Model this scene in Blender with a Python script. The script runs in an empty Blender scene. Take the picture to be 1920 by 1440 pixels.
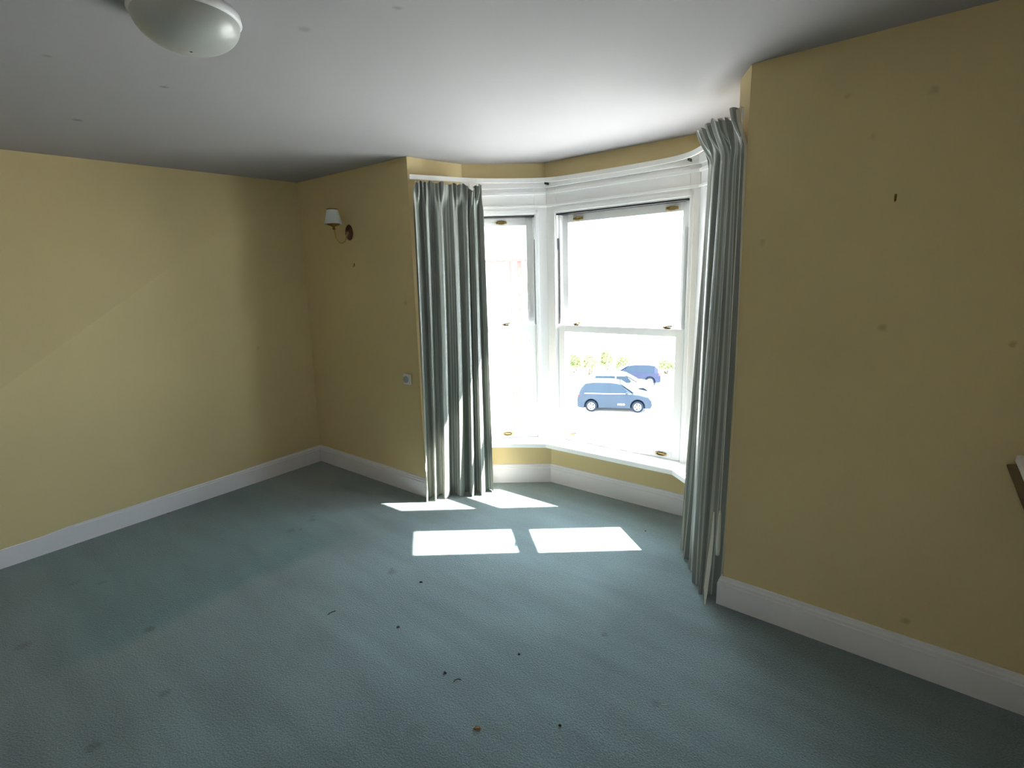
import bpy, bmesh, math, random
from mathutils import Vector, Matrix
random.seed(7)
SC = bpy.context.scene
COL = SC.collection
# ---------------------------------------------------------------- camera
cam_d = bpy.data.cameras.new('camera'); cam = bpy.data.objects.new('camera', cam_d); COL.objects.link(cam)
FW = Vector((-0.61708805, 0.76010274, -0.2035833)); RT = Vector((0.77984093, 0.62529731, -0.02917882)); UP = Vector((-0.10512119, 0.17676849, 0.97862272))
cam.matrix_world = Matrix(((RT.x, UP.x, -FW.x, 4.33259), (RT.y, UP.y, -FW.y, -2.46563), (RT.z, UP.z, -FW.z, 1.67013), (0, 0, 0, 1)))
cam_d.sensor_width = 36; cam_d.lens = 36 * 959.114 / 1920; cam_d.clip_start = 0.02; cam_d.clip_end = 800
SC.camera = cam
# ---------------------------------------------------------------- light
SUN_STRENGTH = 42.0
SKY_STRENGTH = 7.5
EXPOSURE = 0.70
w = bpy.data.worlds.new('sky'); SC.world = w; w.use_nodes = True
bg = w.node_tree.nodes['Background']; bg.inputs[0].default_value = (0.76, 0.89, 1.0, 1); bg.inputs[1].default_value = SKY_STRENGTH
sd = bpy.data.lights.new('sun', 'SUN'); so = bpy.data.objects.new('sun', sd); COL.objects.link(so)
sd.energy = SUN_STRENGTH; sd.angle = math.radians(0.55); sd.color = (1.0, 0.95, 0.86)
el = math.radians(45.6)
sdir = Vector((-0.78 * math.cos(el), -0.625 * math.cos(el), -math.sin(el)))
so.rotation_euler = sdir.to_track_quat('-Z', 'Y').to_euler(); so.location = (20, 20, 20)
SC.view_settings.view_transform = 'Standard'; SC.view_settings.look = 'None'
SC.view_settings.gamma = 1; SC.view_settings.use_curve_mapping = False
SC.view_settings.exposure = EXPOSURE
SC.render.film_transparent = False
cy = SC.cycles
cy.use_denoising = True
try: cy.denoiser = 'OPENIMAGEDENOISE'
except Exception: pass
cy.max_bounces = 12; cy.diffuse_bounces = 8; cy.glossy_bounces = 4; cy.transmission_bounces = 6; cy.transparent_max_bounces = 16
cy.caustics_reflective = False; cy.caustics_refractive = False; cy.sample_clamp_indirect = 12

# ---------------------------------------------------------------- materials
def mat(name, col, rough=0.6, metal=0.0, spec=0.5, bump=None, noise=None, coat=0, sheen=0):
    m = bpy.data.materials.new(name); m.use_nodes = True
    nt = m.node_tree; b = nt.nodes['Principled BSDF']
    b.inputs['Base Color'].default_value = (*col, 1); b.inputs['Roughness'].default_value = rough
    b.inputs['Metallic'].default_value = metal; b.inputs['Specular IOR Level'].default_value = spec
    b.inputs['Coat Weight'].default_value = coat; b.inputs['Sheen Weight'].default_value = sheen
    tc = nt.nodes.new('ShaderNodeTexCoord')
    if noise:                       # (scale, amount)
        n = nt.nodes.new('ShaderNodeTexNoise'); n.inputs['Scale'].default_value = noise[0]; n.inputs['Detail'].default_value = 5
        nt.links.new(tc.outputs['Object'], n.inputs['Vector'])
        r = nt.nodes.new('ShaderNodeMapRange'); r.inputs[1].default_value = .3; r.inputs[2].default_value = .7
        r.inputs[3].default_value = 1 - noise[1]; r.inputs[4].default_value = 1 + noise[1]
        nt.links.new(n.outputs['Fac'], r.inputs[0])
        mx = nt.nodes.new('ShaderNodeMix'); mx.data_type = 'RGBA'; mx.blend_type = 'MULTIPLY'; mx.inputs[0].default_value = 1
        mx.inputs[6].default_value = (*col, 1); nt.links.new(r.outputs[0], mx.inputs[7])
        nt.links.new(mx.outputs[2], b.inputs['Base Color']); m['colsock'] = mx.name
    if bump:                        # (scale, strength, distance)
        n = nt.nodes.new('ShaderNodeTexNoise'); n.inputs['Scale'].default_value = bump[0]; n.inputs['Detail'].default_value = 4
        nt.links.new(tc.outputs['Object'], n.inputs['Vector'])
        bp = nt.nodes.new('ShaderNodeBump'); bp.inputs['Strength'].default_value = bump[1]; bp.inputs['Distance'].default_value = bump[2]
        nt.links.new(n.outputs['Fac'], bp.inputs['Height']); nt.links.new(bp.outputs[0], b.inputs['Normal'])
    return m

def spots(m, pts, world=True):
    """small stains and shade-painted dents, each with a place of its own: pts = [(x,y,z,radius,amount)]"""
    nt = m.node_tree; b = nt.nodes['Principled BSDF']
    src = b.inputs['Base Color'].links[0].from_socket if b.inputs['Base Color'].links else None
    col = tuple(b.inputs['Base Color'].default_value)
    g = nt.nodes.new('ShaderNodeNewGeometry')
    dn = nt.nodes.new('ShaderNodeTexNoise'); dn.inputs['Scale'].default_value = 55
    nt.links.new(g.outputs['Position'], dn.inputs['Vector'])
    sc = nt.nodes.new('ShaderNodeVectorMath'); sc.operation = 'MULTIPLY_ADD'
    nt.links.new(dn.outputs['Color'], sc.inputs[0]); sc.inputs[1].default_value = (.02, .02, .02)
    nt.links.new(g.outputs['Position'], sc.inputs[2])
    for (x, y, z, r, a) in pts:
        d = nt.nodes.new('ShaderNodeVectorMath'); d.operation = 'DISTANCE'
        nt.links.new(sc.outputs[0], d.inputs[0]); d.inputs[1].default_value = (x + .01, y + .01, z + .01)
        mr = nt.nodes.new('ShaderNodeMapRange'); mr.inputs[1].default_value = r * .35; mr.inputs[2].default_value = r
        mr.inputs[3].default_value = 1 - a; mr.inputs[4].default_value = 1
        nt.links.new(d.outputs['Value'], mr.inputs[0])
        mx = nt.nodes.new('ShaderNodeMix'); mx.data_type = 'RGBA'; mx.blend_type = 'MULTIPLY'; mx.inputs[0].default_value = 1
        if src: nt.links.new(src, mx.inputs[6])
        else: mx.inputs[6].default_value = col
        nt.links.new(mr.outputs[0], mx.inputs[7]); src = mx.outputs[2]
    nt.links.new(src, b.inputs['Base Color'])

WALLC = (0.66, 0.535, 0.295)
M = {}
M['wall'] = mat('pale_yellow_wall', WALLC, 0.75, noise=(1.6, .035), bump=(140, .10, .002), spec=.3)
spots(M['wall'], [(4.014, 0, 2.307, .02, .22), (3.749, 0, 1.786, .018, .25), (4.206, 0, 1.435, .02, .25), (4.27, 0, 2.268, .02, .2),
                  (4.112, 0, 2.149, .02, .12), (1.329, 0, 1.511, .028, .3), (4.40, 0, .224, .02, .3), (4.58, 0, 1.393, .015, .3),
                  (-.03, -1.529, 2.42, .022, .3), (.01, -.803, 1.197, .025, .25), (.01, -.503, 1.16, .028, .25), (0.0, -1.321, .8, .02, .15)])
M['cream'] = mat('pale_cream_wall', (.80, .74, .62), .75, noise=(1.6, .03), spec=.3)
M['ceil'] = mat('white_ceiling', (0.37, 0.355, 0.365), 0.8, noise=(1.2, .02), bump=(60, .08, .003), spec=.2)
spots(M['ceil'], [(.94, -1.652, 2.5, .028, .35), (1.725, -1.521, 2.5, .02, .4), (2.952, -1.274, 2.5, .018, .25), (2.616, -1.394, 2.5, .025, .2), (1.765, -1.904, 2.5, .018, .2)])
M['trim'] = mat('white_gloss_paint', (0.74, 0.725, 0.77), 0.35, noise=(3, .02))
M['sash'] = mat('white_window_frame', (0.88, 0.88, 0.89), 0.32)
M['seal'] = mat('black_weather_seal', (0.02, 0.02, 0.022), 0.7)
M['brass'] = mat('aged_brass', (0.60, 0.44, 0.16), 0.35, metal=1.0, noise=(60, .15))
M['darkbrass'] = mat('dark_brass', (0.28, 0.18, 0.06), 0.4, metal=1.0, noise=(60, .2))
M['wood'] = mat('dark_stained_wood', (0.10, 0.035, 0.018), 0.4, noise=(25, .3))
M['shade'] = mat('white_fabric_lamp_shade', (0.74, 0.80, 0.80), 0.7, bump=(200, .1, .001))
M['opal'] = mat('opal_glass', (0.42, 0.43, 0.415), 0.28)
M['plastic'] = mat('white_plastic', (0.70, 0.70, 0.72), 0.4)
M['dkplastic'] = mat('grey_plastic', (0.36, 0.36, 0.40), 0.4)
M['track'] = mat('white_curtain_track', (0.80, 0.79, 0.77), 0.4)
M['lining'] = mat('cream_curtain_lining', (0.72, 0.70, 0.62), 0.85)
M['render'] = mat('cream_rendered_wall', (0.75, 0.71, 0.66), 0.85, noise=(2, .05))
M['brick'] = mat('red_brick', (0.34, 0.08, 0.07), 0.85, noise=(6, .2))
M['rooftile'] = mat('roof_tile', (0.35, 0.16, 0.13), 0.8, noise=(4, .2))
M['pave'] = mat('pale_concrete', (0.57, 0.56, 0.545), 0.9, noise=(.4, .06))
M['grass'] = mat('hedge_leaf', (0.26, 0.30, 0.13), 0.7, noise=(3, .35))
M['twig'] = mat('hedge_twig', (0.10, 0.07, 0.04), 0.8)
M['carblue'] = mat('dark_blue_car_paint', (0.024, 0.036, 0.056), 0.5, spec=.12)
M['carwhite'] = mat('white_car_paint', (0.82, 0.83, 0.84), 0.3, coat=.5)
M['carnavy'] = mat('navy_car_paint', (0.028, 0.034, 0.066), 0.5, spec=.12)
M['carglass'] = mat('tinted_car_glass', (0.022, 0.036, 0.055), 0.4, spec=.15)
M['tyre'] = mat('tyre_rubber', (0.012, 0.018, 0.03), 0.9, spec=.1)
M['alloy'] = mat('alloy_wheel', (0.85, 0.86, 0.88), 0.35, metal=.3)
M['redlamp'] = mat('red_tail_lamp', (0.75, 0.03, 0.04), 0.3)
M['chrome'] = mat('silver_trim', (0.85, 0.86, 0.88), 0.25, metal=.4)
M['debris'] = mat('dark_brown_debris', (0.035, 0.025, 0.018), 0.8)
M['tan'] = mat('tan_leaf', (0.27, 0.15, 0.07), 0.8, noise=(80, .4))
M['shelfshadow'] = mat('olive_brown_shelf_shadow', (0.16, 0.11, 0.045), 0.6, noise=(20, .2))  # tone of the shadow beside the mantel shelf, set as a colour
M['cord'] = mat('pale_cord', (0.62, 0.62, 0.55), 0.8)

# pane glass: clear sheet with fresnel gloss
g = bpy.data.materials.new('window_glass'); g.use_nodes = True; nt = g.node_tree; nt.nodes.clear()
out = nt.nodes.new('ShaderNodeOutputMaterial'); tr = nt.nodes.new('ShaderNodeBsdfTransparent'); gl = nt.nodes.new('ShaderNodeBsdfGlossy')
tr.inputs[0].default_value = (.95, .97, .97, 1); gl.inputs['Roughness'].default_value = .02
fr = nt.nodes.new('ShaderNodeFresnel'); gg = nt.nodes.new('ShaderNodeNewGeometry'); gm = nt.nodes.new('ShaderNodeMapRange')
gm.inputs[3].default_value = 1.45; gm.inputs[4].default_value = 1 / 1.45; nt.links.new(gg.outputs['Backfacing'], gm.inputs[0]); nt.links.new(gm.outputs[0], fr.inputs[0])
mx = nt.nodes.new('ShaderNodeMixShader')
nt.links.new(fr.outputs[0], mx.inputs[0]); nt.links.new(tr.outputs[0], mx.inputs[1]); nt.links.new(gl.outputs[0], mx.inputs[2]); nt.links.new(mx.outputs[0], out.inputs[0])
M['glass'] = g

# carpet
def carpet():
    m = mat('teal_green_carpet', (0.15, 0.235, 0.235), 0.95, spec=.1)
    nt = m.node_tree; b = nt.nodes['Principled BSDF']; N = nt.nodes.new; L = nt.links.new
    b.inputs['Sheen Weight'].default_value = 0.5; b.inputs['Sheen Roughness'].default_value = .5
    geo = N('ShaderNodeNewGeometry'); sep = N('ShaderNodeSeparateXYZ')
    wn = N('ShaderNodeTexNoise'); wn.inputs['Scale'].default_value = 2.2; wn.inputs['Detail'].default_value = 4; L(geo.outputs['Position'], wn.inputs['Vector'])
    wv = N('ShaderNodeVectorMath'); wv.operation = 'MULTIPLY_ADD'; L(wn.outputs['Color'], wv.inputs[0]); wv.inputs[1].default_value = (.22, .22, 0); L(geo.outputs['Position'], wv.inputs[2])
    L(wv.outputs[0], sep.inputs[0])
    def ramp(sock, a, b_, c, d):
        r = N('ShaderNodeMapRange'); r.interpolation_type = 'SMOOTHSTEP'
        for i, v in enumerate((a, b_, c, d)): r.inputs[i + 1].default_value = v
        L(sock, r.inputs[0]); return r.outputs[0]
    def mul(a, b_):
        r = N('ShaderNodeMath'); r.operation = 'MULTIPLY'; L(a, r.inputs[0]); L(b_, r.inputs[1]); return r.outputs[0]
    # the strip where furniture kept the carpet from fading: x < 1.45, y -0.75 .. -2.1
    unf = mul(mul(ramp(sep.outputs[0], 1.50, 1.66, 1, 0), ramp(sep.outputs[1], -2.35, -1.85, 0, 1)), ramp(sep.outputs[1], -.80, -.35, 1, 0))
    mixA = N('ShaderNodeMix'); mixA.data_type = 'RGBA'; mixA.inputs[6].default_value = (0.128, 0.180, 0.190, 1); mixA.inputs[7].default_value = (0.052, 0.138, 0.146, 1)
    am = N('ShaderNodeMath'); am.operation = 'MULTIPLY'; am.inputs[1].default_value = .85; L(unf, am.inputs[0]); L(am.outputs[0], mixA.inputs[0])
    # broad wear and vacuum streaks
    n1 = N('ShaderNodeTexNoise'); n1.inputs['Scale'].default_value = 1.0; n1.inputs['Detail'].default_value = 5
    mp = N('ShaderNodeMapping'); mp.inputs['Rotation'].default_value = (0, 0, math.radians(38)); mp.inputs['Scale'].default_value = (1.2, 6.5, 1)
    L(geo.outputs['Position'], mp.inputs[0]); L(mp.outputs[0], n1.inputs['Vector'])
    st = ramp(n1.outputs['Fac'], .3, .7, .88, 1.12)
    n2 = N('ShaderNodeTexNoise'); n2.inputs['Scale'].default_value = 1.4; n2.inputs['Detail'].default_value = 3; L(geo.outputs['Position'], n2.inputs['Vector'])
    st2 = ramp(n2.outputs['Fac'], .3, .7, .9, 1.1)
    n3 = N('ShaderNodeTexNoise'); n3.inputs['Scale'].default_value = 160; n3.inputs['Detail'].default_value = 3; L(geo.outputs['Position'], n3.inputs['Vector'])
    st3 = ramp(n3.outputs['Fac'], .3, .7, .80, 1.20)
    k = mul(mul(st, st2), st3)
    mixB = N('ShaderNodeMix'); mixB.data_type = 'RGBA'; mixB.blend_type = 'MULTIPLY'; mixB.inputs[0].default_value = 1
    L(mixA.outputs[2], mixB.inputs[6]); L(k, mixB.inputs[7]); L(mixB.outputs[2], b.inputs['Base Color'])
    n4 = N('ShaderNodeTexNoise'); n4.inputs['Scale'].default_value = 130; n4.inputs['Detail'].default_value = 6; L(geo.outputs['Position'], n4.inputs['Vector'])
    bp = N('ShaderNodeBump'); bp.inputs['Strength'].default_value = .7; bp.inputs['Distance'].default_value = .006
    L(n4.outputs['Fac'], bp.inputs['Height']); L(bp.outputs[0], b.inputs['Normal'])
    spots(m, [(1.059, -.911, 0, .035, .45), (1.10, -.86, 0, .02, .4), (1.032, -.735, 0, .035, .4), (.98, -.70, 0, .02, .35), (1.466, -1.872, 0, .035, .45), (1.999, -1.974, 0, .03, .35),  # furniture dents among these, their hollow shade painted into the colour
              (1.101, -2.285, 0, .045, .35), (2.075, -2.23, 0, .035, .38), (2.049, -.821, 0, .035, .35), (2.02, -.80, 0, .02, .3), (3.302, -.558, 0, .022, .35), (3.66, -.792, 0, .022, .25),
              (2.987, -1.454, 0, .05, .15), (.75, -1.9, 0, .03, .3), (.62, -2.0, 0, .03, .3), (1.35, -1.0, 0, .02, .2)])
    return m
M['carpet'] = carpet()

# curtain fabric: pale and sage stripes running down the cloth
def curtain_mat():
    m = mat('sage_striped_satin', (.4, .43, .36), 0.42, spec=.45, sheen=.3)
    nt = m.node_tree; b = nt.nodes['Principled BSDF']; N = nt.nodes.new; L = nt.links.new
    uv = N('ShaderNodeUVMap'); uv.uv_map = 'UVMap'; sep = N('ShaderNodeSeparateXYZ'); L(uv.outputs[0], sep.inputs[0])
    fm = N('ShaderNodeMath'); fm.operation = 'FRACT'; L(sep.outputs[0], fm.inputs[0])
    cr = N('ShaderNodeValToRGB'); L(fm.outputs[0], cr.inputs[0]); cr.color_ramp.interpolation = 'LINEAR'
    e = cr.color_ramp.elements; base = (.215, .23, .21, 1); pale = (.50, .52, .48, 1); mid = (.28, .295, .27, 1)
    e[0].position = 0; e[0].color = base; e[1].position = 1; e[1].color = base
    for p, c in ((.46, base), (.50, pale), (.60, pale), (.63, mid), (.76, mid), (.79, pale), (.83, pale), (.86, base)):
        x = e.new(p); x.color = c
    L(cr.outputs[0], b.inputs['Base Color'])
    t = N('ShaderNodeBsdfTranslucent'); L(cr.outputs[0], t.inputs[0]); ms = N('ShaderNodeMixShader'); ms.inputs[0].default_value = .12
    o = nt.nodes['Material Output']; L(b.outputs[0], ms.inputs[1]); L(t.outputs[0], ms.inputs[2]); L(ms.outputs[0], o.inputs[0])
    return m
M['curtain'] = curtain_mat()

# ---------------------------------------------------------------- mesh helpers
def obj(name, bm, m, parent=None, smooth=False, bevel=0, seg=2):
    me = bpy.data.meshes.new(name); bmesh.ops.recalc_face_normals(bm, faces=bm.faces[:]); bm.to_mesh(me); bm.free()
    o = bpy.data.objects.new(name, me); COL.objects.link(o)
    for x in (m if isinstance(m, (list, tuple)) else [m]): me.materials.append(x)
    if smooth:
        for p in me.polygons: p.use_smooth = True
    if bevel:
        b = o.modifiers.new('bevel', 'BEVEL'); b.width = bevel; b.segments = seg; b.limit_method = 'ANGLE'; b.angle_limit = math.radians(35)
    if parent: o.parent = parent
    return o
def struct(o): o['kind'] = 'structure'; return o
def tag(o, label, cat, group=None):
    o['label'] = label; o['category'] = cat
    if group: o['group'] = group
    return o
def empty(name, loc=(0, 0, 0), rz=0):
    o = bpy.data.objects.new(name, None); COL.objects.link(o); o.location = loc; o.rotation_euler = (0, 0, rz); o.empty_display_size = .1; return o
def box(bm, lo, hi, X=None):
    vs = [Vector((x, y, z)) for z in (lo[2], hi[2]) for x, y in ((lo[0], lo[1]), (hi[0], lo[1]), (hi[0], hi[1]), (lo[0], hi[1]))]
    if X: vs = [X(v) for v in vs]
    v = [bm.verts.new(p) for p in vs]
    for f in ((0, 3, 2, 1), (4, 5, 6, 7), (0, 1, 5, 4), (1, 2, 6, 5), (2, 3, 7, 6), (3, 0, 4, 7)): bm.faces.new([v[i] for i in f])
def prism(bm, bot, top):
    """closed solid between two rings of the same length"""
    a = [bm.verts.new(p) for p in bot]; b = [bm.verts.new(p) for p in top]; n = len(a)
    bm.faces.new(a[::-1]); bm.faces.new(b)
    for i in range(n): bm.faces.new((a[i], a[(i + 1) % n], b[(i + 1) % n], b[i]))
def lathe(bm, prof, n=40, X=None, cap=True):
    rings = []
    for r, z in prof:
        rings.append([bm.verts.new((X(Vector((r * math.cos(2 * math.pi * i / n), r * math.sin(2 * math.pi * i / n), z))) if X else (r * math.cos(2 * math.pi * i / n), r * math.sin(2 * math.pi * i / n), z))) for i in range(n)])
    for a, b in zip(rings, rings[1:]):
        for i in range(n): bm.faces.new((a[i], a[(i + 1) % n], b[(i + 1) % n], b[i]))
    if cap: bm.faces.new(rings[0]); bm.faces.new(rings[-1])
def tube(bm, pts, r, n=10):
    pts = [Vector(p) for p in pts]; rings = []
    ref = Vector((0, 0, 1))
    for i, p in enumerate(pts):
        t = (pts[min(i + 1, len(pts) - 1)] - pts[max(i - 1, 0)]).normalized()
        a = t.cross(ref)
        if a.length < .05: a = t.cross(Vector((1, 0, 0)))
        a.normalize(); b = t.cross(a); rr = r[i] if isinstance(r, (list, tuple)) else r
        rings.append([bm.verts.new(p + a * rr * math.cos(2 * math.pi * k / n) + b * rr * math.sin(2 * math.pi * k / n)) for k in range(n)])
        if i and (rings[-1][0].co - rings[-2][0].co).length > (rings[-1][n // 2].co - rings[-2][0].co).length: pass
    for a, b in zip(rings, rings[1:]):
        for i in range(n): bm.faces.new((a[i], a[(i + 1) % n], b[(i + 1) % n], b[i]))
    bm.faces.new(rings[0]); bm.faces.new(rings[-1])
def strip(bm, path, prof, closed_ends=True):
    """sweep an (offset to the room side, z) profile along a plan path (room on the right when walking the path)"""
    n = len(path); rings = []
    for i in range(n):
        p = Vector(path[i]); d0 = (p - Vector(path[i - 1])).normalized() if i else None; d1 = (Vector(path[i + 1]) - p).normalized() if i < n - 1 else None
        n0 = Vector((d0.y, -d0.x)) if d0 else None; n1 = Vector((d1.y, -d1.x)) if d1 else None
        if n0 is None: m_ = n1
        elif n1 is None: m_ = n0
        else:
            m_ = (n0 + n1); m_ = m_ / max(.3, m_.dot(n0)) if m_.length > 1e-6 else n0
        rings.append([bm.verts.new((p.x + m_.x * o, p.y + m_.y * o, z)) for o, z in prof])
    k = len(prof)
    for a, b in zip(rings, rings[1:]):
        for j in range(k): bm.faces.new((a[j], a[(j + 1) % k], b[(j + 1) % k], b[j]))
    bm.faces.new(rings[0]); bm.faces.new(rings[-1][::-1])

# ---------------------------------------------------------------- room shell (plan corners at floor and at ceiling)
H = 2.5
A0, A1 = (-.079, .014), (.10, -.033)
B0, B1 = (1.404, .03), (1.458, .008)
K0, K1 = (1.42, .14), (1.475, .13)
C0, C1 = (1.52, .45), (1.539, .459)
D0, D1 = (2.045, .84), (1.990, .885)
E0, E1 = (3.176, .857), (3.150, .90)
F0, F1 = (3.63, .46), (3.62, .47)
J0, J1 = (3.665, .13), (3.579, .136)
G0, G1 = (3.665, .011), (3.667, -.02)
R0, R1 = (4.86, 0), (4.86, 0)
YB = -3.7
L0, L1 = (.027 + .047 * (-2.243 - YB), YB), (-.037 - .077 * (-1.815 - YB), YB)
def lp(p0, p1, z): return Vector((p0[0] + (p1[0] - p0[0]) * z / H, p0[1] + (p1[1] - p0[1]) * z / H, z))
def wallseg(bm, a0, a1, b0, b1, z0, z1, t=.16, n=None):
    """wall slab between two corner lines, thickness t away from the room (room on the right of a->b)"""
    N_ = 6
    for i in range(1):
        A_, B_ = lp(a0, a1, z0), lp(b0, b1, z0); Au, Bu = lp(a0, a1, z1), lp(b0, b1, z1)
        d = (B_ - A_); d.z = 0; d.normalize(); o = Vector((-d.y, d.x, 0)) * t if n is None else Vector((*n, 0)) * t
        prism(bm, [A_, B_, B_ + o, A_ + o], [Au, Bu, Bu + o, Au + o])
bm = bmesh.new(); wallseg(bm, L0, L1, A0, A1, -.05, H + .05); struct(obj('wall_left', bm, M['wall']))
bm = bmesh.new(); wallseg(bm, A0, A1, B0, B1, -.05, H + .05, .14)
wallseg(bm, B0, B1, K0, K1, -.05, H + .05, .25, (-.97, .1)); wallseg(bm, K0, K1, C0, C1, -.05, H + .05, .25, (-.97, .1)); struct(obj('wall_front_left', bm, M['wall']))
bm = bmesh.new(); wallseg(bm, G0, G1, R0, R1, -.05, H + .05, .14)
wallseg(bm, J0, J1, G0, G1, -.05, H + .05, .25, (.9, .3)); wallseg(bm, F0, F1, J0, J1, -.05, H + .05, .25, (.97, .1)); struct(obj('wall_front_right', bm, M['wall']))
bm = bmesh.new(); wallseg(bm, (4.86, .2), (4.86, .2), (4.86, YB), (4.86, YB), -.05, H + .05); struct(obj('wall_right', bm, M['cream']))
bm = bmesh.new(); wallseg(bm, (5.0, YB), (5.0, YB), (-.4, YB), (-.4, YB), -.05, H + .05); struct(obj('wall_back', bm, M['cream']))
# bay walls: under the sills and above the windows
bm = bmesh.new()
ZS, ZT = .35, 2.375
for a, b in (((C0, C1), (D0, D1)), ((D0, D1), (E0, E1)), ((E0, E1), (F0, F1))):
    wallseg(bm, a[0], a[1], b[0], b[1], -.05, ZS, .17); wallseg(bm, a[0], a[1], b[0], b[1], ZT, H + .05, .17)
struct(obj('wall_bay', bm, M['wall']))
PLAN = [(-.6, YB - .1), (5.1, YB - .1), (5.1, .05), (3.9, .05), (3.9, .5), (3.2, 1.04), (1.97, 1.04), (1.2, .5), (1.2, .05), (-.6, .05)]
bm = bmesh.new(); prism(bm, [(x, y, -.12) for x, y in PLAN], [(x, y, 0) for x, y in PLAN]); struct(obj('floor', bm, M['carpet']))
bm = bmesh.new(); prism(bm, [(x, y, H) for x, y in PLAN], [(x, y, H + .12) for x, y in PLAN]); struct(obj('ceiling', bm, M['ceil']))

# baseboards
BP = [(-.003, 0), (.020, 0), (.020, .118), (.016, .122), (.016, .134), (.010, .142), (.008, .152), (-.003, .156)]
def lean(path): return path
def at(c0, c1, z): v = lp(c0, c1, z); return (v.x, v.y)
zb = .08
pA, pB, pK, pC, pD, pE, pF, pJ, pG = [at(a, b, zb) for a, b in ((A0, A1), (B0, B1), (K0, K1), (C0, C1), (D0, D1), (E0, E1), (F0, F1), (J0, J1), (G0, G1))]
pL = at(L0, L1, zb)
for nm, path in (('baseboard_left', [pL, pA, pB, pK]), ('baseboard_bay', [pK, pC, pD, pE, pF, pJ]), ('baseboard_right', [pJ, pG, (4.86, 0), (4.86, YB)]), ('baseboard_back', [(4.86, YB), pL])):
    bm = bmesh.new(); strip(bm, path, BP); struct(obj(nm, bm, M['trim']))

# ---------------------------------------------------------------- bay windows
def frame_of(p, q):
    p = Vector(p); q = Vector(q); d = (q - p).normalized(); o = Vector((-d.y, d.x))
    L_ = (q - p).length
    return (lambda v: Vector((p.x + d.x * v.x + o.x * v.y, p.y + d.y * v.x + o.y * v.y, v.z))), L_, d, o
def window(name, p, q, o0, o1, handles, swap=False):
    """box sash window: u along the wall, y outwards, opening between u=o0 and L-o1"""
    X, L_, d, o = frame_of(p, q); u0, u1 = o0, L_ - o1; T = .17; zt = 2.125; zb_ = .375
    bm = bmesh.new()
    for a, b in ((0.0, u0), (u1, L_)):
        box(bm, (a, 0, ZS), (b, T, ZT), X)
    box(bm, (u0, 0, zt), (u1, T, ZT), X); box(bm, (u0, 0.02, ZS), (u1, T, zb_), X)
    # raised architrave round the opening, beads of the head panel
    for a, b in ((u0 - .030, u0 - .008), (u1 + .008, u1 + .030)): box(bm, (a, -.010, zb_ + .0), (b, 0, 2.165), X)
    box(bm, (u0 - .030, -.010, zt + .012), (u1 + .030, 0, 2.165), X)
    box(bm, (0, -.014, 2.182), (L_, 0, 2.198), X); box(bm, (0, -.016, 2.272), (L_, 0, 2.292), X); box(bm, (0, -.022, 2.318), (L_, 0, ZT), X)
    box(bm, (u0, .044, zb_), (u0 + .010, .060, zt), X); box(bm, (u1 - .010, .044, zb_), (u1, .060, zt), X)    # parting beads
    box(bm, (u0, .104, zb_), (u0 + .010, .120, zt), X); box(bm, (u1 - .010, .104, zb_), (u1, .120, zt), X)
    root = struct(obj(name, bm, M['sash'], bevel=.003))
    def sash(nm, ya, yb, z0, z1, st, rb, rt_):
        bm = bmesh.new()
        box(bm, (u0 + .004, ya, z0), (u0 + .004 + st, yb, z1), X); box(bm, (u1 - .004 - st, ya, z0), (u1 - .004, yb, z1), X)
        box(bm, (u0 + .004 + st, ya, z0), (u1 - .004 - st, yb, z0 + rb), X); box(bm, (u0 + .004 + st, ya, z1 - rt_), (u1 - .004 - st, yb, z1), X)
        s = obj(nm, bm, M['sash'], root, bevel=.003)
        bm = bmesh.new(); ym = (ya + yb) / 2; box(bm, (u0 + st, ym - .002, z0 + rb - .004), (u1 - st, ym + .002, z1 - rt_ + .004), X); obj('glass_pane', bm, M['glass'], s)
        return s
    up = sash('upper_sash', .064, .100, 1.262, 2.1185, .058, .05, .058)
    lo = sash('lower_sash', .008, .042, .380, 1.300, .058, .06, .052)
    # weather seals and shadow gap above the upper sash
    bm = bmesh.new(); box(bm, (u0 + .001, -.003, 2.1165), (u1 - .001, .0635, 2.1262), X); box(bm, (u0 + .001, .063, 2.1188), (u1 - .001, .104, 2.1262), X); obj('weather_seal', bm, M['seal'], root)
    for a, b in ((u0, u0 + .0025), (u1 - .0025, u1)):
        bm = bmesh.new(); box(bm, (a, .006, 1.305), (b, .064, 1.95), X); obj('weather_seal', bm, M['seal'], root)
    def pull(u, z, yf, sash_):      # ring pull lying on the sash face
        bm = bmesh.new(); n = 20
        for k in range(2):
            tube(bm, [X(Vector((u + .032 * math.cos(t), yf - .006, z + .010 * math.sin(t)))) for t in [2 * math.pi * i / n for i in range(n)] + [0]], .0042, 6)
        lathe(bm, [(.024, 0), (.024, .003)], 20, lambda v: X(Vector((u + v.x, yf - v.z, z + v.y * .33))))
        box(bm, (u - .042, yf - .005, z - .009), (u - .028, yf, z + .009), X); box(bm, (u + .028, yf - .005, z - .009), (u + .042, yf, z + .009), X)
        obj('sash_pull', bm, M['brass'], sash_)
    def catch(u, z, yf, sash_):     # little tilt catch on top of the meeting rail
        bm = bmesh.new(); box(bm, (u - .018, yf + .004, z), (u + .022, yf + .026, z + .010), X)
        tube(bm, [X(Vector((u - .030, yf + .012, z + .006))), X(Vector((u, yf + .012, z + .016))), X(Vector((u + .034, yf + .010, z + .020)))], .0045, 8)
        obj('sash_fastener', bm, M['darkbrass'], sash_)
    for u in handles:
        pull(u, 2.084, .064, up); catch(u + .01, 1.300, .008, lo)
    for u in handles: pull(u, .412, .008, lo) if len(handles) == 1 or u > L_ / 2 else catch(u - .02, .425, .0, lo)
    return root
pm = lambda a, b: at(a, b, 1.2)
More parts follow.
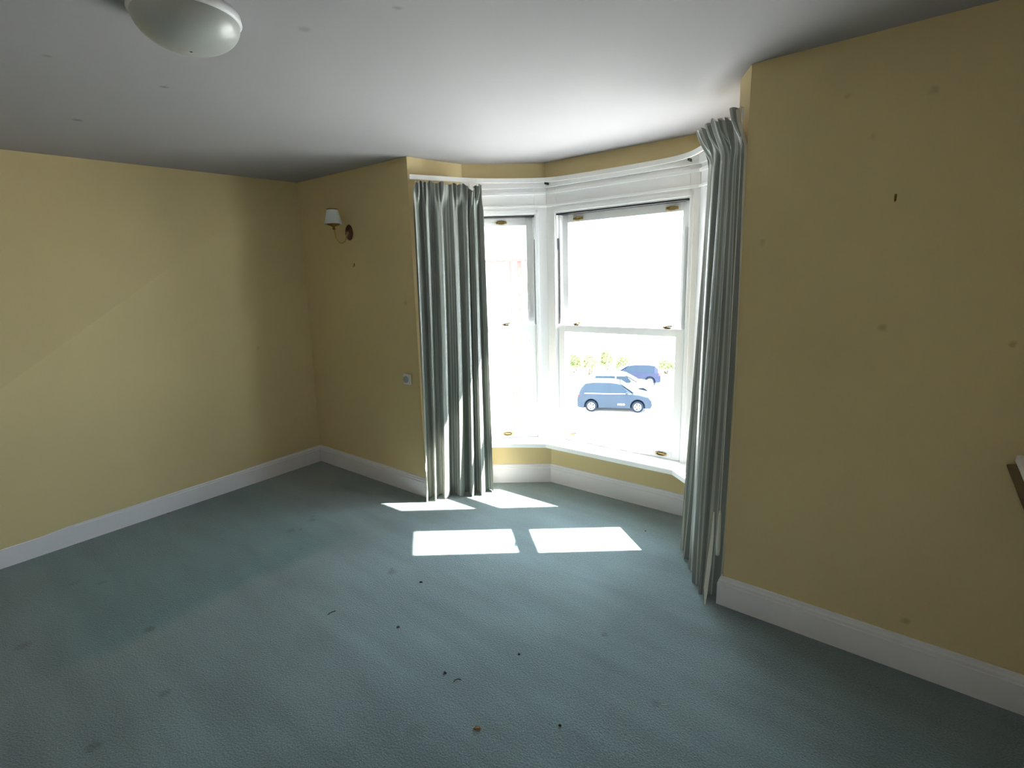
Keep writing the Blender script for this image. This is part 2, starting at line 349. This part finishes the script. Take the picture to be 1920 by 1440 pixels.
WC, WD, WE, WF = pm(C0, C1), pm(D0, D1), pm(E0, E1), pm(F0, F1)
dl = (Vector(WD) - Vector(WC)).length
window('window_1', WC, WD, .09, .095, [dl - .345])
window('window_2', WD, WE, .085, .065, [.235, .945])
window('window_3', WE, WF, .095, .09, [.34])
# corner posts filling the mitres of the bay
for nm, P_ in (('trim_1', WD), ('trim_2', WE)):
    bm = bmesh.new(); lathe(bm, [(.035, ZS), (.035, 2.19)], 12, lambda v: Vector((P_[0] + v.x * 1.0, P_[1] + .035 + v.y, v.z))); box(bm, (P_[0] - .10, P_[1] + .03, ZS), (P_[0] + .10, P_[1] + .16, ZT + .02))
    struct(obj(nm, bm, M['sash'], smooth=False))
# continuous window board
def inset(path, o):
    r = []
    for i in range(len(path)):
        p = Vector(path[i]); d0 = (p - Vector(path[i - 1])).normalized() if i else None; d1 = (Vector(path[i + 1]) - p).normalized() if i < len(path) - 1 else None
        n0 = Vector((d0.y, -d0.x)) if d0 else Vector((d1.y, -d1.x)); n1 = Vector((d1.y, -d1.x)) if d1 else n0
        m_ = n0 + n1; m_ = m_ / m_.dot(n0); r.append((p.x + m_.x * o, p.y + m_.y * o))
    return r
base = [at(C0, C1, .35), at(D0, D1, .35), at(E0, E1, .35), at(F0, F1, .35)]
bm = bmesh.new(); inn = inset(base, .155); outr = inset(base, -.10)
inn[0] = (1.475, .30); inn[-1] = (3.64, .30)
ring = inn + outr[::-1]
for i in range(3):
    q = [inn[i], inn[i + 1], outr[i + 1], outr[i]]
    prism(bm, [(x, y, .340) for x, y in q], [(x, y, .378) for x, y in q])
bmesh.ops.remove_doubles(bm, verts=bm.verts[:], dist=.0005)
struct(obj('trim_3', bm, M['sash'], bevel=.006))

# ---------------------------------------------------------------- curtain track
def smoothpath(pts, n):
    P = [Vector(p) for p in pts]; P = [2 * P[0] - P[1]] + P + [2 * P[-1] - P[-2]]; out_ = []
    segs = len(P) - 3
    for k in range(n + 1):
        t = k / n * segs; i = min(int(t), segs - 1); t -= i; a, b, c, d = P[i:i + 4]
        out_.append(.5 * ((2 * b) + (c - a) * t + (2 * a - 5 * b + 4 * c - d) * t * t + (3 * b - a - 3 * c + d) * t ** 3))
    return out_
tp = smoothpath([(1.49, -.01), (1.60, .235), (1.73, .475), (2.03, .775), (2.30, .842), (2.75, .852), (3.04, .825), (3.22, .70), (3.44, .40), (3.60, .10)], 90)
bm = bmesh.new(); strip(bm, [(p.x, p.y) for p in tp], [(0, 2.346), (.014, 2.346), (.014, 2.376), (0, 2.376)])
track = tag(obj('curtain_track', bm, M['track']), 'long curved white curtain track running around the top of the bay', 'curtain rail')
for (x, y) in ((2.052, .802), (3.112, .80)):
    bm = bmesh.new(); box(bm, (x - .004, y - .008, 2.333), (x + .004, y + .045, 2.348)); obj('dark_piece', bm, M['seal'], track)  # small track bracket

# ---------------------------------------------------------------- curtains
def curtain(name, top, bot, zt, folds, amp, stripes, seed, label, side, header_amp, flops):
    R = random.Random(seed); NU, NV = 420, 46
    P1 = smoothpath(top, 200); P0 = smoothpath(bot, 200)
    def pt(P, u): t = min(max(u, 0), 1) * 200; i = min(int(t), 199); return P[i].lerp(P[i + 1], t - i)
    edges = [0]; 
    for k in range(folds): edges.append(edges[-1] + R.uniform(.65, 1.4))
    edges = [e / edges[-1] for e in edges]; amps = [R.uniform(.7, 1.25) for _ in range(folds)]; ph = R.random() * 6; drift = [R.uniform(-.25, .25) for _ in range(folds)]
    def wave(u, z):
        for k in range(folds):
            if u <= edges[k + 1] or k == folds - 1:
                t = (u - edges[k]) / (edges[k + 1] - edges[k]); 
                tt = t + .10 * math.sin(2 * math.pi * t + drift[k] * 4 + z * .5)
                s = math.sin(2 * math.pi * tt); s = math.copysign(abs(s) ** .75, s)
                return s * amps[k], math.cos(2 * math.pi * tt) * .35
    rows = []
    for j in range(NV + 1):
        f = (j / NV); dz = f ** 1.25          # 0 top .. 1 bottom
        z = zt * (1 - dz)
        row = []
        hd = max(0, min(1, (zt - z - .035) / .14)); hd = hd * hd * (3 - 2 * hd)   # 0 in the gathered heading
        for i in range(NU + 1):
            u = i / NU; p1, p0 = pt(P1, u), pt(P0, u); q = p1.lerp(p0, dz ** 1.5)
            t = (pt(P0, u + .01) - pt(P0, u - .01)).normalized().lerp((pt(P1, u + .01) - pt(P1, u - .01)).normalized(), 1 - dz).normalized()
            nrm = Vector((t.y, -t.x))
            wv, wt = wave(u, z); a = amp * (.55 + .45 * dz) * hd * (.85 + .45 * (u if side < 0 else 1 - u))
            slow = .018 * math.sin(u * 9 + z * 1.3 + ph) * dz
            off = wv * a + slow; tan = wt * a * .5
            hp = math.sin(2 * math.pi * u * folds * 2.4 + 1.6 * math.sin(u * 31 + ph)); off += header_amp * (1 - hd) * hp + .020 * (1 - hd)
            zz = z
            if j < 9: zz += (1 - hd) * (.006 * math.sin(u * 47 + ph) + .006 * math.sin(u * 91 + 2 * ph))
            for (fu, fw, fo, fz, fd) in flops:       # heading that has slipped its hooks and flops over
                k = max(0, 1 - abs(u - fu) / fw); k = k * k * (3 - 2 * k)
                k *= max(0, 1 - (zt - z) / fd)
                off += fo * k; zz += fz * k
            q2 = q + nrm * off + t * tan
            row.append((q2.x, q2.y, max(zz, .008), u))
        rows.append(row)
    def build(nm, m, off, parent, e0=0, e1=NU):
        bm = bmesh.new(); uvl = bm.loops.layers.uv.new('UVMap'); V = []
        for row in rows:
            r = []
            for i in range(e0, e1 + 1):
                x, y, z, u = row[i]
                if off:
                    a = row[max(i - 1, 0)]; b = row[min(i + 1, NU)]; t = Vector((b[0] - a[0], b[1] - a[1])).normalized(); x += -t.y * off; y += t.x * off
                r.append(bm.verts.new((x, y, z)))
            V.append(r)
        for j in range(NV):
            for i in range(e1 - e0):
                f_ = bm.faces.new((V[j][i], V[j][i + 1], V[j + 1][i + 1], V[j + 1][i]))
                for l, (a, b) in zip(f_.loops, ((i, j), (i + 1, j), (i + 1, j + 1), (i, j + 1))): l[uvl].uv = ((a + e0) / NU * stripes, b / NV)
        return obj(nm, bm, m, parent, smooth=True)
    root = build(name, M['curtain'], 0, None); tag(root, label, 'curtain', None)
    build('lining', M['lining'], .006, root)
    # glider hooks
    for k in range(7):
        u = (k + .5) / 7; p = pt(P1, u); bm = bmesh.new(); tube(bm, [(p.x, p.y, zt - .03), (p.x, p.y, zt + .012)], .003, 6); obj('curtain_hook', bm, M['plastic'], root)
    return root
curtain('curtain', [(1.495, .0), (1.57, .14), (1.645, .34), (1.715, .465)], [(1.44, -.01), (1.54, .09), (1.66, .255), (1.775, .385)], 2.328, 6, .045, 16, 4,
        'full length sage striped curtain left of the bay window, its hem in sunlight', -1, .016,
        [(.0, .08, .03, -.05, .22), (.80, .08, .06, -.06, .22), (.93, .05, .04, -.01, .15), (.45, .05, .03, -.015, .2)])
rc = curtain('curtain', [(3.395, .40), (3.45, .26), (3.54, .12), (3.655, -.02)], [(3.36, .42), (3.42, .26), (3.52, .11), (3.645, -.005)], 2.335, 5, .036, 12, 11,
        'full length sage striped curtain hanging dark against the right side of the bay window', 1, .014,
        [(.45, 1.1, .05, .0, .13), (.3, .1, .02, .01, .12), (.85, .1, -.02, -.02, .2)])

bm = bmesh.new()       # pale turned-back edge of the lining at the foot of the right curtain
sl = [(3.604, .006, .008), (3.598, .020, .10), (3.606, .022, .25), (3.618, .014, .40), (3.624, .004, .52)]
for k in range(len(sl) - 1):
    (xa, wa, za), (xb, wb, zc) = sl[k], sl[k + 1]
    prism(bm, [(xa, -.062, za), (xa + wa, -.066, za), (xa + wa, -.063, za), (xa, -.058, za)], [(xb, -.060, zc), (xb + wb, -.064, zc), (xb + wb, -.061, zc), (xb, -.056, zc)])
bmesh.ops.remove_doubles(bm, verts=bm.verts[:], dist=.0004)
obj('lining_edge', bm, M['lining'], rc)['label'] = 'pale turned-back lining edge'
# pull cord beside the right curtain
co = empty('pull_cord', (3.66, -.035, .3)); tag(co, 'thin pale pull cord ending in a tassel beside the right curtain', 'cord')
bm = bmesh.new(); tube(bm, [(0, .0, 2.03), (.002, 0, 1.2), (.0, 0, .23)], .0022, 6); obj('cord', bm, M['cord'], co)
bm = bmesh.new(); lathe(bm, [(.002, .24), (.006, .22), (.008, .17), (.011, .05), (.009, .0)], 12); obj('tassel', bm, M['cord'], co, smooth=True)
co.location = (3.654, -.06, .30)

# ---------------------------------------------------------------- ceiling light
cl = empty('ceiling_light', (2.47, -1.70, H)); tag(cl, 'round white opal glass dome light fixed flush to the ceiling', 'ceiling light')
bm = bmesh.new(); lathe(bm, [(.135, 0), (.150, -.002), (.153, -.022), (.146, -.030), (.10, -.031)], 64, cap=False); obj('rim', bm, M['plastic'], cl, smooth=True)
bm = bmesh.new(); lathe(bm, [(.146, -.020)] + [(.146 * math.cos(a), -.028 - .088 * math.sin(a)) for a in [i * math.pi / 32 for i in range(0, 16)]] + [(.004, -.1162)], 64, cap=False); obj('dome', bm, M['opal'], cl, smooth=True)

# ---------------------------------------------------------------- wall sconce
ws = empty('wall_light', (.738, -.0, 2.053)); tag(ws, 'brass wall light with small white shade and oval dark wood plate near the corner', 'wall lamp')
bm = bmesh.new()
lathe(bm, [(.030, 0), (.031, .006), (.027, .014), (.018, .018)], 36, lambda v: Vector((v.x * 1.5, -v.z, v.y * 1.95))); obj('wall_plate', bm, M['wood'], ws, smooth=True)
bm = bmesh.new(); lathe(bm, [(.012, .016), (.013, .022), (.007, .028)], 20, lambda v: Vector((v.x, -v.z, v.y - .005))); 
arm = smoothpath([(0, -.026, -.005), (0, -.036, -.04), (0, -.060, -.075), (0, -.095, -.080), (0, -.125, -.05), (0, -.135, .005), (0, -.138, .03)], 40)
tube(bm, arm, .0042, 10); obj('arm', bm, M['brass'], ws, smooth=True)
bm = bmesh.new(); lathe(bm, [(.006, .0), (.013, .004), (.008, .012), (.010, .022), (.046, .036), (.050, .041), (.046, .045), (.008, .042)], 28, lambda v: v + Vector((0, -.138, .014))); obj('candle_cup', bm, M['darkbrass'], ws, smooth=True)
bm = bmesh.new(); lathe(bm, [(.0665, .060), (.040, .165)], 40, lambda v: v + Vector((0, -.138, -.004)), cap=False)
lathe(bm, [(.0645, .060), (.038, .165)], 40, lambda v: v + Vector((0, -.138, -.004)), cap=False); obj('lamp_shade', bm, M['shade'], ws, smooth=True)
bm = bmesh.new(); lathe(bm, [(.0405, .162), (.042, .166), (.0405, .170), (.038, .166)], 40, lambda v: v + Vector((0, -.138, -.004)), cap=False); obj('shade_ring', bm, M['darkbrass'], ws, smooth=True)
bm = bmesh.new(); lathe(bm, [(.009, .035), (.010, .09), (.007, .11), (.002, .125)], 16, lambda v: v + Vector((0, -.138, .01))); obj('bulb', bm, M['plastic'], ws, smooth=True)

# ---------------------------------------------------------------- hooks, plate
def hook(loc, label):
    bm = bmesh.new(); box(bm, (-.004, -.003, -.006), (.004, 0, .018)); tube(bm, [(0, -.003, .010), (0, -.008, -.004), (0, -.014, -.010), (0, -.018, -.004)], .0018, 6)
    o = tag(obj('picture_hook', bm, M['darkbrass']), label, 'hook', None); o.location = loc
hook((.763, -.001, 1.80), 'small brass picture hook on the wall below the wall light')
hook((4.198, -.001, 1.915), 'small brass picture hook alone high on the wall right of the bay')
sw = empty('wall_switch', (1.315, -.004, .938)); tag(sw, 'small white wall plate with a round grey centre beside the left curtain', 'switch')
bm = bmesh.new(); box(bm, (-.038, -.010, -.040), (.038, .006, .040)); obj('plate', bm, M['plastic'], sw, bevel=.004)
bm = bmesh.new(); lathe(bm, [(.026, .010), (.026, .018), (.022, .022)], 28, lambda v: Vector((v.x - .004, -v.z, v.y))); obj('dial', bm, M['dkplastic'], sw, smooth=False)

# ---------------------------------------------------------------- mantel shelf at the right edge of the view
ms = empty('mantel_shelf', (4.86, -.9, .98)); tag(ms, 'white shelf end with its shadow built as a dark wedge, jutting in at the far right edge', 'shelf')
bm = bmesh.new(); box(bm, (-.228, -.9, .0), (0, .870, .030)); obj('shelf_board', bm, M['trim'], ms, bevel=.006)
bm = bmesh.new(); prism(bm, [(-.246, .885, -.02), (-.0, .885, -.62), (0, .885, -.015), (-.22, .885, -.012)], [(-.246, .899, -.02), (-.0, .899, -.62), (0, .899, -.015), (-.22, .899, -.012)]); obj('dark_piece', bm, M['shelfshadow'], ms, bevel=.004)  # dark wedge modelled in place of the shelf's shadow on the wall

# ---------------------------------------------------------------- bits on the carpet
def bit(name, x, y, sx, sy, rz, m, label, cat, kind=0, h=.004):
    R = random.Random(int(x * 1000)); bm = bmesh.new()
    if kind == 0:
        n = 9; ang = [2 * math.pi * i / n for i in range(n)]; rr = [R.uniform(.65, 1.1) for _ in range(n)]
        bt = [(sx * rr[i] * math.cos(a), sy * rr[i] * math.sin(a), .0) for i, a in enumerate(ang)]
        tpz = [(sx * rr[i] * .7 * math.cos(a), sy * rr[i] * .7 * math.sin(a), h * R.uniform(.7, 1.6)) for i, a in enumerate(ang)]
        prism(bm, bt, tpz)
    elif kind == 1:
        tube(bm, [(-sx, 0, .003), (-sx * .3, sy, .004), (sx * .4, sy * .6, .004), (sx, -sy, .003)], .0022, 6)
    o = tag(obj(name, bm, m), label, cat, None); o.location = (x, y, .001); o.rotation_euler = (0, 0, rz); return o
bit('dried_leaf', 3.172, -1.306, .017, .007, .5, M['tan'], 'tan dried leaf scrap on the carpet at the bottom centre of the view', 'leaf', h=.006)
bit('debris_flake', 2.268, -.788, .012, .006, .7, M['debris'], 'dark flake on the carpet nearest below the left sunlit patch', 'debris')
bit('debris_flake', 2.466, -1.111, .010, .006, .7, M['debris'], 'dark flake on the carpet, second one below the left sunlit patch', 'debris')
bit('twig', 2.10, -1.249, .020, .002, 1.5, M['debris'], 'short straight dark twig on the carpet left of the flakes', 'twig', 1)
bit('debris_flake', 3.057, -.902, .007, .006, .2, M['debris'], 'small dark speck alone on the middle of the carpet below the right sunlit patch', 'debris')
bit('twig', 2.943, -1.183, .016, .006, 1.2, M['debris'], 'small curved dark twig on the carpet above the tan leaf', 'twig', 1)
bit('debris_flake', 2.87, -1.182, .010, .004, .0, M['debris'], 'thin dark flake on the carpet touching distance left of the curved twig', 'debris')
bit('debris_flake', 3.413, -1.106, .006, .005, .2, M['debris'], 'small dark speck on the carpet right of the tan leaf', 'debris')
bit('debris_flake', 3.033, .49, .007, .004, .2, M['debris'], 'small dark speck on the carpet under the front window', 'debris')
bit('dried_leaf', .025, -1.322, .012, .006, 1.5, M['tan'], 'small brown scrap lying against the left baseboard', 'leaf')

# ---------------------------------------------------------------- outside
ZG = -6.2
bm = bmesh.new(); box(bm, (-260, 1.6, ZG - .2), (160, 300, ZG)); struct(obj('trim_4', bm, M['pave'])).name = 'ground'
bpy.data.objects['ground']['kind'] = 'structure'

def car(loc, rz, paint, label, L_, Hh, tail_red=True, guard=False):
    root = empty('car', loc, rz); tag(root, label, 'car')
    W = 1.78; s = L_ / 4.2; hs = Hh / 1.6
    # side profile, front of the car at +x
    low = [(-2.08, .30), (-2.10, .62), (-2.06, .98), (-1.95, 1.02), (.62, 1.02), (1.35, .98), (1.88, .86), (2.06, .66), (2.10, .42), (2.02, .24), (-1.98, .22)]
    def xz(p): return (p[0] * s, p[1] * hs)
    bm = bmesh.new()
    # lower body with wheel arches cut out of the outline
    arch = []
    for cx in (1.30, -1.28):
        arch.append([(cx + .40 * math.cos(a), .33 + .40 * math.sin(a)) for a in [math.radians(t) for t in range(-15, 196, 15)]])
    outline = [(-1.98, .24)] + [(-2.08, .30), (-2.10, .62), (-2.06, .98), (-1.95, 1.02), (.62, 1.02), (1.35, .98), (1.88, .86), (2.06, .66), (2.10, .42), (2.02, .24)] + arch[0] + arch[1]
    pts = [xz(p) for p in outline]
    for (ya, yb) in ((-W / 2, W / 2),):
        prism(bm, [(x, ya, z) for x, z in pts], [(x, yb, z) for x, z in pts])
    obj('car_body', bm, paint, root, bevel=.05, seg=3)
    bm = bmesh.new(); box(bm, (-1.9 * s, -.62, .20 * hs), (1.9 * s, .62, .80 * hs)); obj('underbody', bm, M['tyre'], root)
    cab = [(-1.98, 1.0), (-1.86, 1.30), (-1.62, 1.54), (-1.2, 1.60), (-.2, 1.60), (.25, 1.54), (.62, 1.30), (1.08, 1.0)]
    bm = bmesh.new()
    rings = []
    for y, k in ((-W / 2 + .02, 0), (-W / 2 + .16, 1), (W / 2 - .16, 1), (W / 2 - .02, 0)):
        rings.append([bm.verts.new((x * s * (1 if k else 1), y, (1.0 + (z - 1.0) * (1 if k else .05)) * hs)) for x, z in cab])
    for a, b in zip(rings, rings[1:]):
        for i in range(len(cab) - 1): bm.faces.new((a[i], a[i + 1], b[i + 1], b[i]))
    bm.faces.new(rings[0]); bm.faces.new(rings[-1])
    obj('roof', bm, paint, root, bevel=.04, seg=3)
    for sy in (-1, 1):
        for (x0, x1, x2, x3) in ((-1.62, -.30, -.30, -1.50), (-.22, .80, .38, -.22)):
            bm = bmesh.new(); r = []
            for x, z in ((x0, 1.06), (x1, 1.06), (x2, 1.525), (x3, 1.515)):
                yy = sy * (W / 2 - .02 - .14 * (z - 1.0) / .6 + .012); r.append((x * s, yy, z * hs))
            prism(bm, r, [(x, y - sy * .03, z) for x, y, z in r]); obj('side_window', bm, M['carglass'], root)
    bm = bmesh.new(); wsx = [(.30, 1.52), (1.02, 1.06)]
    prism(bm, [((.34) * s, -.66, 1.52 * hs), ((.34) * s, .66, 1.52 * hs), (1.06 * s, .74, 1.06 * hs), (1.06 * s, -.74, 1.06 * hs)], [((.37) * s, -.66, 1.54 * hs), ((.37) * s, .66, 1.54 * hs), (1.09 * s, .74, 1.08 * hs), (1.09 * s, -.74, 1.08 * hs)]); obj('windscreen', bm, M['carglass'], root)
    for cx in (1.30, -1.28):
        for sy in (-1, 1):
            X = lambda v, cx=cx, sy=sy: Vector((cx * s + v.x, sy * (W / 2 - .12) + v.z * sy, .33 * hs + v.y))
            bm = bmesh.new(); lathe(bm, [(.2, -.1), (.33, -.1), (.34, 0), (.33, .11), (.22, .12)], 28, X); wo = obj('wheel', bm, M['tyre'], root)
            bm = bmesh.new()
            for k in range(5):
                a = 2 * math.pi * k / 5; c_, s_ = math.cos(a), math.sin(a)
                q = [Vector((.03 * -s_ + .03 * c_, .03 * c_ + .03 * s_, .125)), Vector((.21 * c_ - .055 * s_, .21 * s_ + .055 * c_, .125)), Vector((.21 * c_ + .055 * s_, .21 * s_ - .055 * c_, .125)), Vector((.03 * s_ + .03 * c_, -.03 * c_ + .03 * s_, .125))]
                prism(bm, [X(v) for v in q], [X(v + Vector((0, 0, .02))) for v in q])
            lathe(bm, [(.195, .122), (.215, .122), (.215, .14), (.195, .14)], 28, X, cap=False); obj('alloy_rim', bm, M['alloy'], wo)
    for sy in (-1, 1):
        bm = bmesh.new(); box(bm, (-2.11 * s, sy * .80 - .09, .80 * hs), (-1.93 * s, sy * .80 + .095, 1.0 * hs)); obj('tail_lamp', bm, M['redlamp'], root, bevel=.02)
        bm = bmesh.new(); box(bm, (1.86 * s, sy * .72 - .14, .62 * hs), (2.085 * s, sy * .72 + .14, .76 * hs)); obj('headlamp', bm, M['chrome'], root, bevel=.02)
        bm = bmesh.new(); box(bm, (.62 * s, sy * .98 - .09, 1.02 * hs), (.78 * s, sy * .98 + .09, 1.15 * hs)); obj('door_mirror', bm, paint, root, bevel=.03)
        if guard:
            bm = bmesh.new()
            box(bm, (-1.66 * s, sy * .86, 1.02 * hs), (.95 * s, sy * .897, 1.055 * hs)); obj('window_trim', bm, M['chrome'], root)
            bm = bmesh.new(); 
            for k in range(3): box(bm, ((.20 + .14 * k) * s, sy * .885, .42 * hs), ((.30 + .14 * k) * s, sy * .905, .50 * hs))
            obj('door_guard', bm, M['chrome'], root)
    return root
def place(px, dist): pass
CAMP = Vector((4.33, -2.466))
def polar(az_deg, dist):   # azimuth left of +y
    a = math.radians(az_deg); return CAMP.x - dist * math.sin(a), CAMP.y + dist * math.cos(a)
x, y = polar(27.5, 30.3); car((x, y, ZG), math.radians(27.0), M['carblue'], 'dark blue car with pale side trim, nearest the window outside', 4.3, 1.72, guard=True)
x, y = polar(26.9, 34.0); car((x, y, ZG), math.radians(27.0), M['carwhite'], 'white car parked behind the dark blue car outside', 4.4, 1.5)
x, y = polar(25.5, 38.0); car((x, y, ZG), math.radians(205.0), M['carnavy'], 'small dark car with red tail lamp furthest away behind the white car', 3.9, 1.45)

# hedge of single shrubs behind the cars
def shrub(loc, w_, d_, h, seed, label):
    R = random.Random(seed); root = empty('shrub', loc); tag(root, label, 'shrub', 'shrubs behind the parked cars')
    bm = bmesh.new()
    for k in range(900):
        a = R.uniform(0, 6.283); e = math.asin(R.uniform(-.2, 1)); rr = R.uniform(.72, 1.08) * (1 + .15 * math.sin(3 * a + seed))
        c = Vector((w_ * rr * math.cos(a) * math.cos(e), d_ * rr * math.sin(a) * math.cos(e), max(.05, h * .42 + h * .58 * rr * math.sin(e))))
        s = R.uniform(.06, .14); q = Vector((R.gauss(0, 1), R.gauss(0, 1), R.gauss(0, 1))).normalized(); r = q.orthogonal().normalized(); t = q.cross(r)
        vs = [bm.verts.new(c + r * s), bm.verts.new(c + t * s * .5), bm.verts.new(c - r * s), bm.verts.new(c - t * s * .5)]; bm.faces.new(vs)
    obj('foliage', bm, M['grass'], root)
    bm = bmesh.new()
    for k in range(5):
        a = k * 1.26; tube(bm, [(.1 * math.cos(a), .1 * math.sin(a), 0), (.5 * w_ * math.cos(a), .5 * d_ * math.sin(a), h * .6)], [.04, .015], 6)
    obj('stem', bm, M['twig'], root)
places = ['at the left end of the row outside', 'second from the left end of the row outside', 'third from the left end of the row outside', 'in the middle of the row behind the cars', 'fifth from the left, behind the white car', 'sixth from the left, right of the cars', 'at the right end of the row outside']
for k, az in enumerate((33.6, 31.9, 30.2, 28.4, 26.6, 22.0, 20.3)):
    x, y = polar(az, 41 + (k % 2)); shrub((x, y, ZG), .50 + .05 * (k % 3), .5, (1.9, 1.5, 1.7, 1.9, 1.5, 1.2, 1.3)[k], 20 + k, 'green leafy shrub ' + places[k])

# house seen through the left window
hx, hy = polar(41.8, 26.0)
ho = empty('house', (hx, hy, ZG), math.radians(16)); tag(ho, 'pale house with red brick corners and red eaves seen through the left window', 'house')
ew = 8.62
bm = bmesh.new(); box(bm, (-3.2, .0, 0), (2.1, 7, ew - .0)); obj('wall', bm, M['render'], ho)
bm = bmesh.new(); box(bm, (-3.5, -.35, ew - .0), (2.3, -.2, ew + .10)); obj('eaves_board', bm, M['brick'], ho)
for x0 in (-.75, 1.8):
    bm = bmesh.new()
    zig = []
    for k in range(26): a = .05 if k % 2 else 0; zig += [(x0 - a, ew - .33 * k), (x0 - a, ew - .33 * (k + 1))]
    zig += [(2 * x0 + .22 - x, z) for x, z in zig[::-1]]
    prism(bm, [(x, -.03, z) for x, z in zig], [(x, .02, z) for x, z in zig])
    obj('brick_quoin', bm, M['brick'], ho)
bm = bmesh.new(); prism(bm, [(-3.5, -.4, ew + .1), (2.3, -.4, ew + .1), (2.3, 7.4, ew + .1), (-3.5, 7.4, ew + .1)], [(-3.5, 3.4, ew + 1.9), (2.3, 3.4, ew + 1.9), (2.3, 3.6, ew + 1.9), (-3.5, 3.6, ew + 1.9)]); obj('roof', bm, M['render'], ho)
bm = bmesh.new(); tube(bm, [(1.45, -.06, ew), (1.45, -.06, .2)], .05, 8); obj('drainpipe', bm, M['brick'], ho)
for zz in (1.0, 4.0):
    for x0 in (-.2,):
        wf = None; bm = bmesh.new(); box(bm, (x0, -.02, zz + .8), (x0 + 1.1, .03, zz + 2.3)); wf = obj('window', bm, M['sash'], ho)
        bm = bmesh.new(); box(bm, (x0 + .08, -.03, zz + .88), (x0 + 1.02, -.015, zz + 2.22)); obj('pane', bm, M['render'], wf)
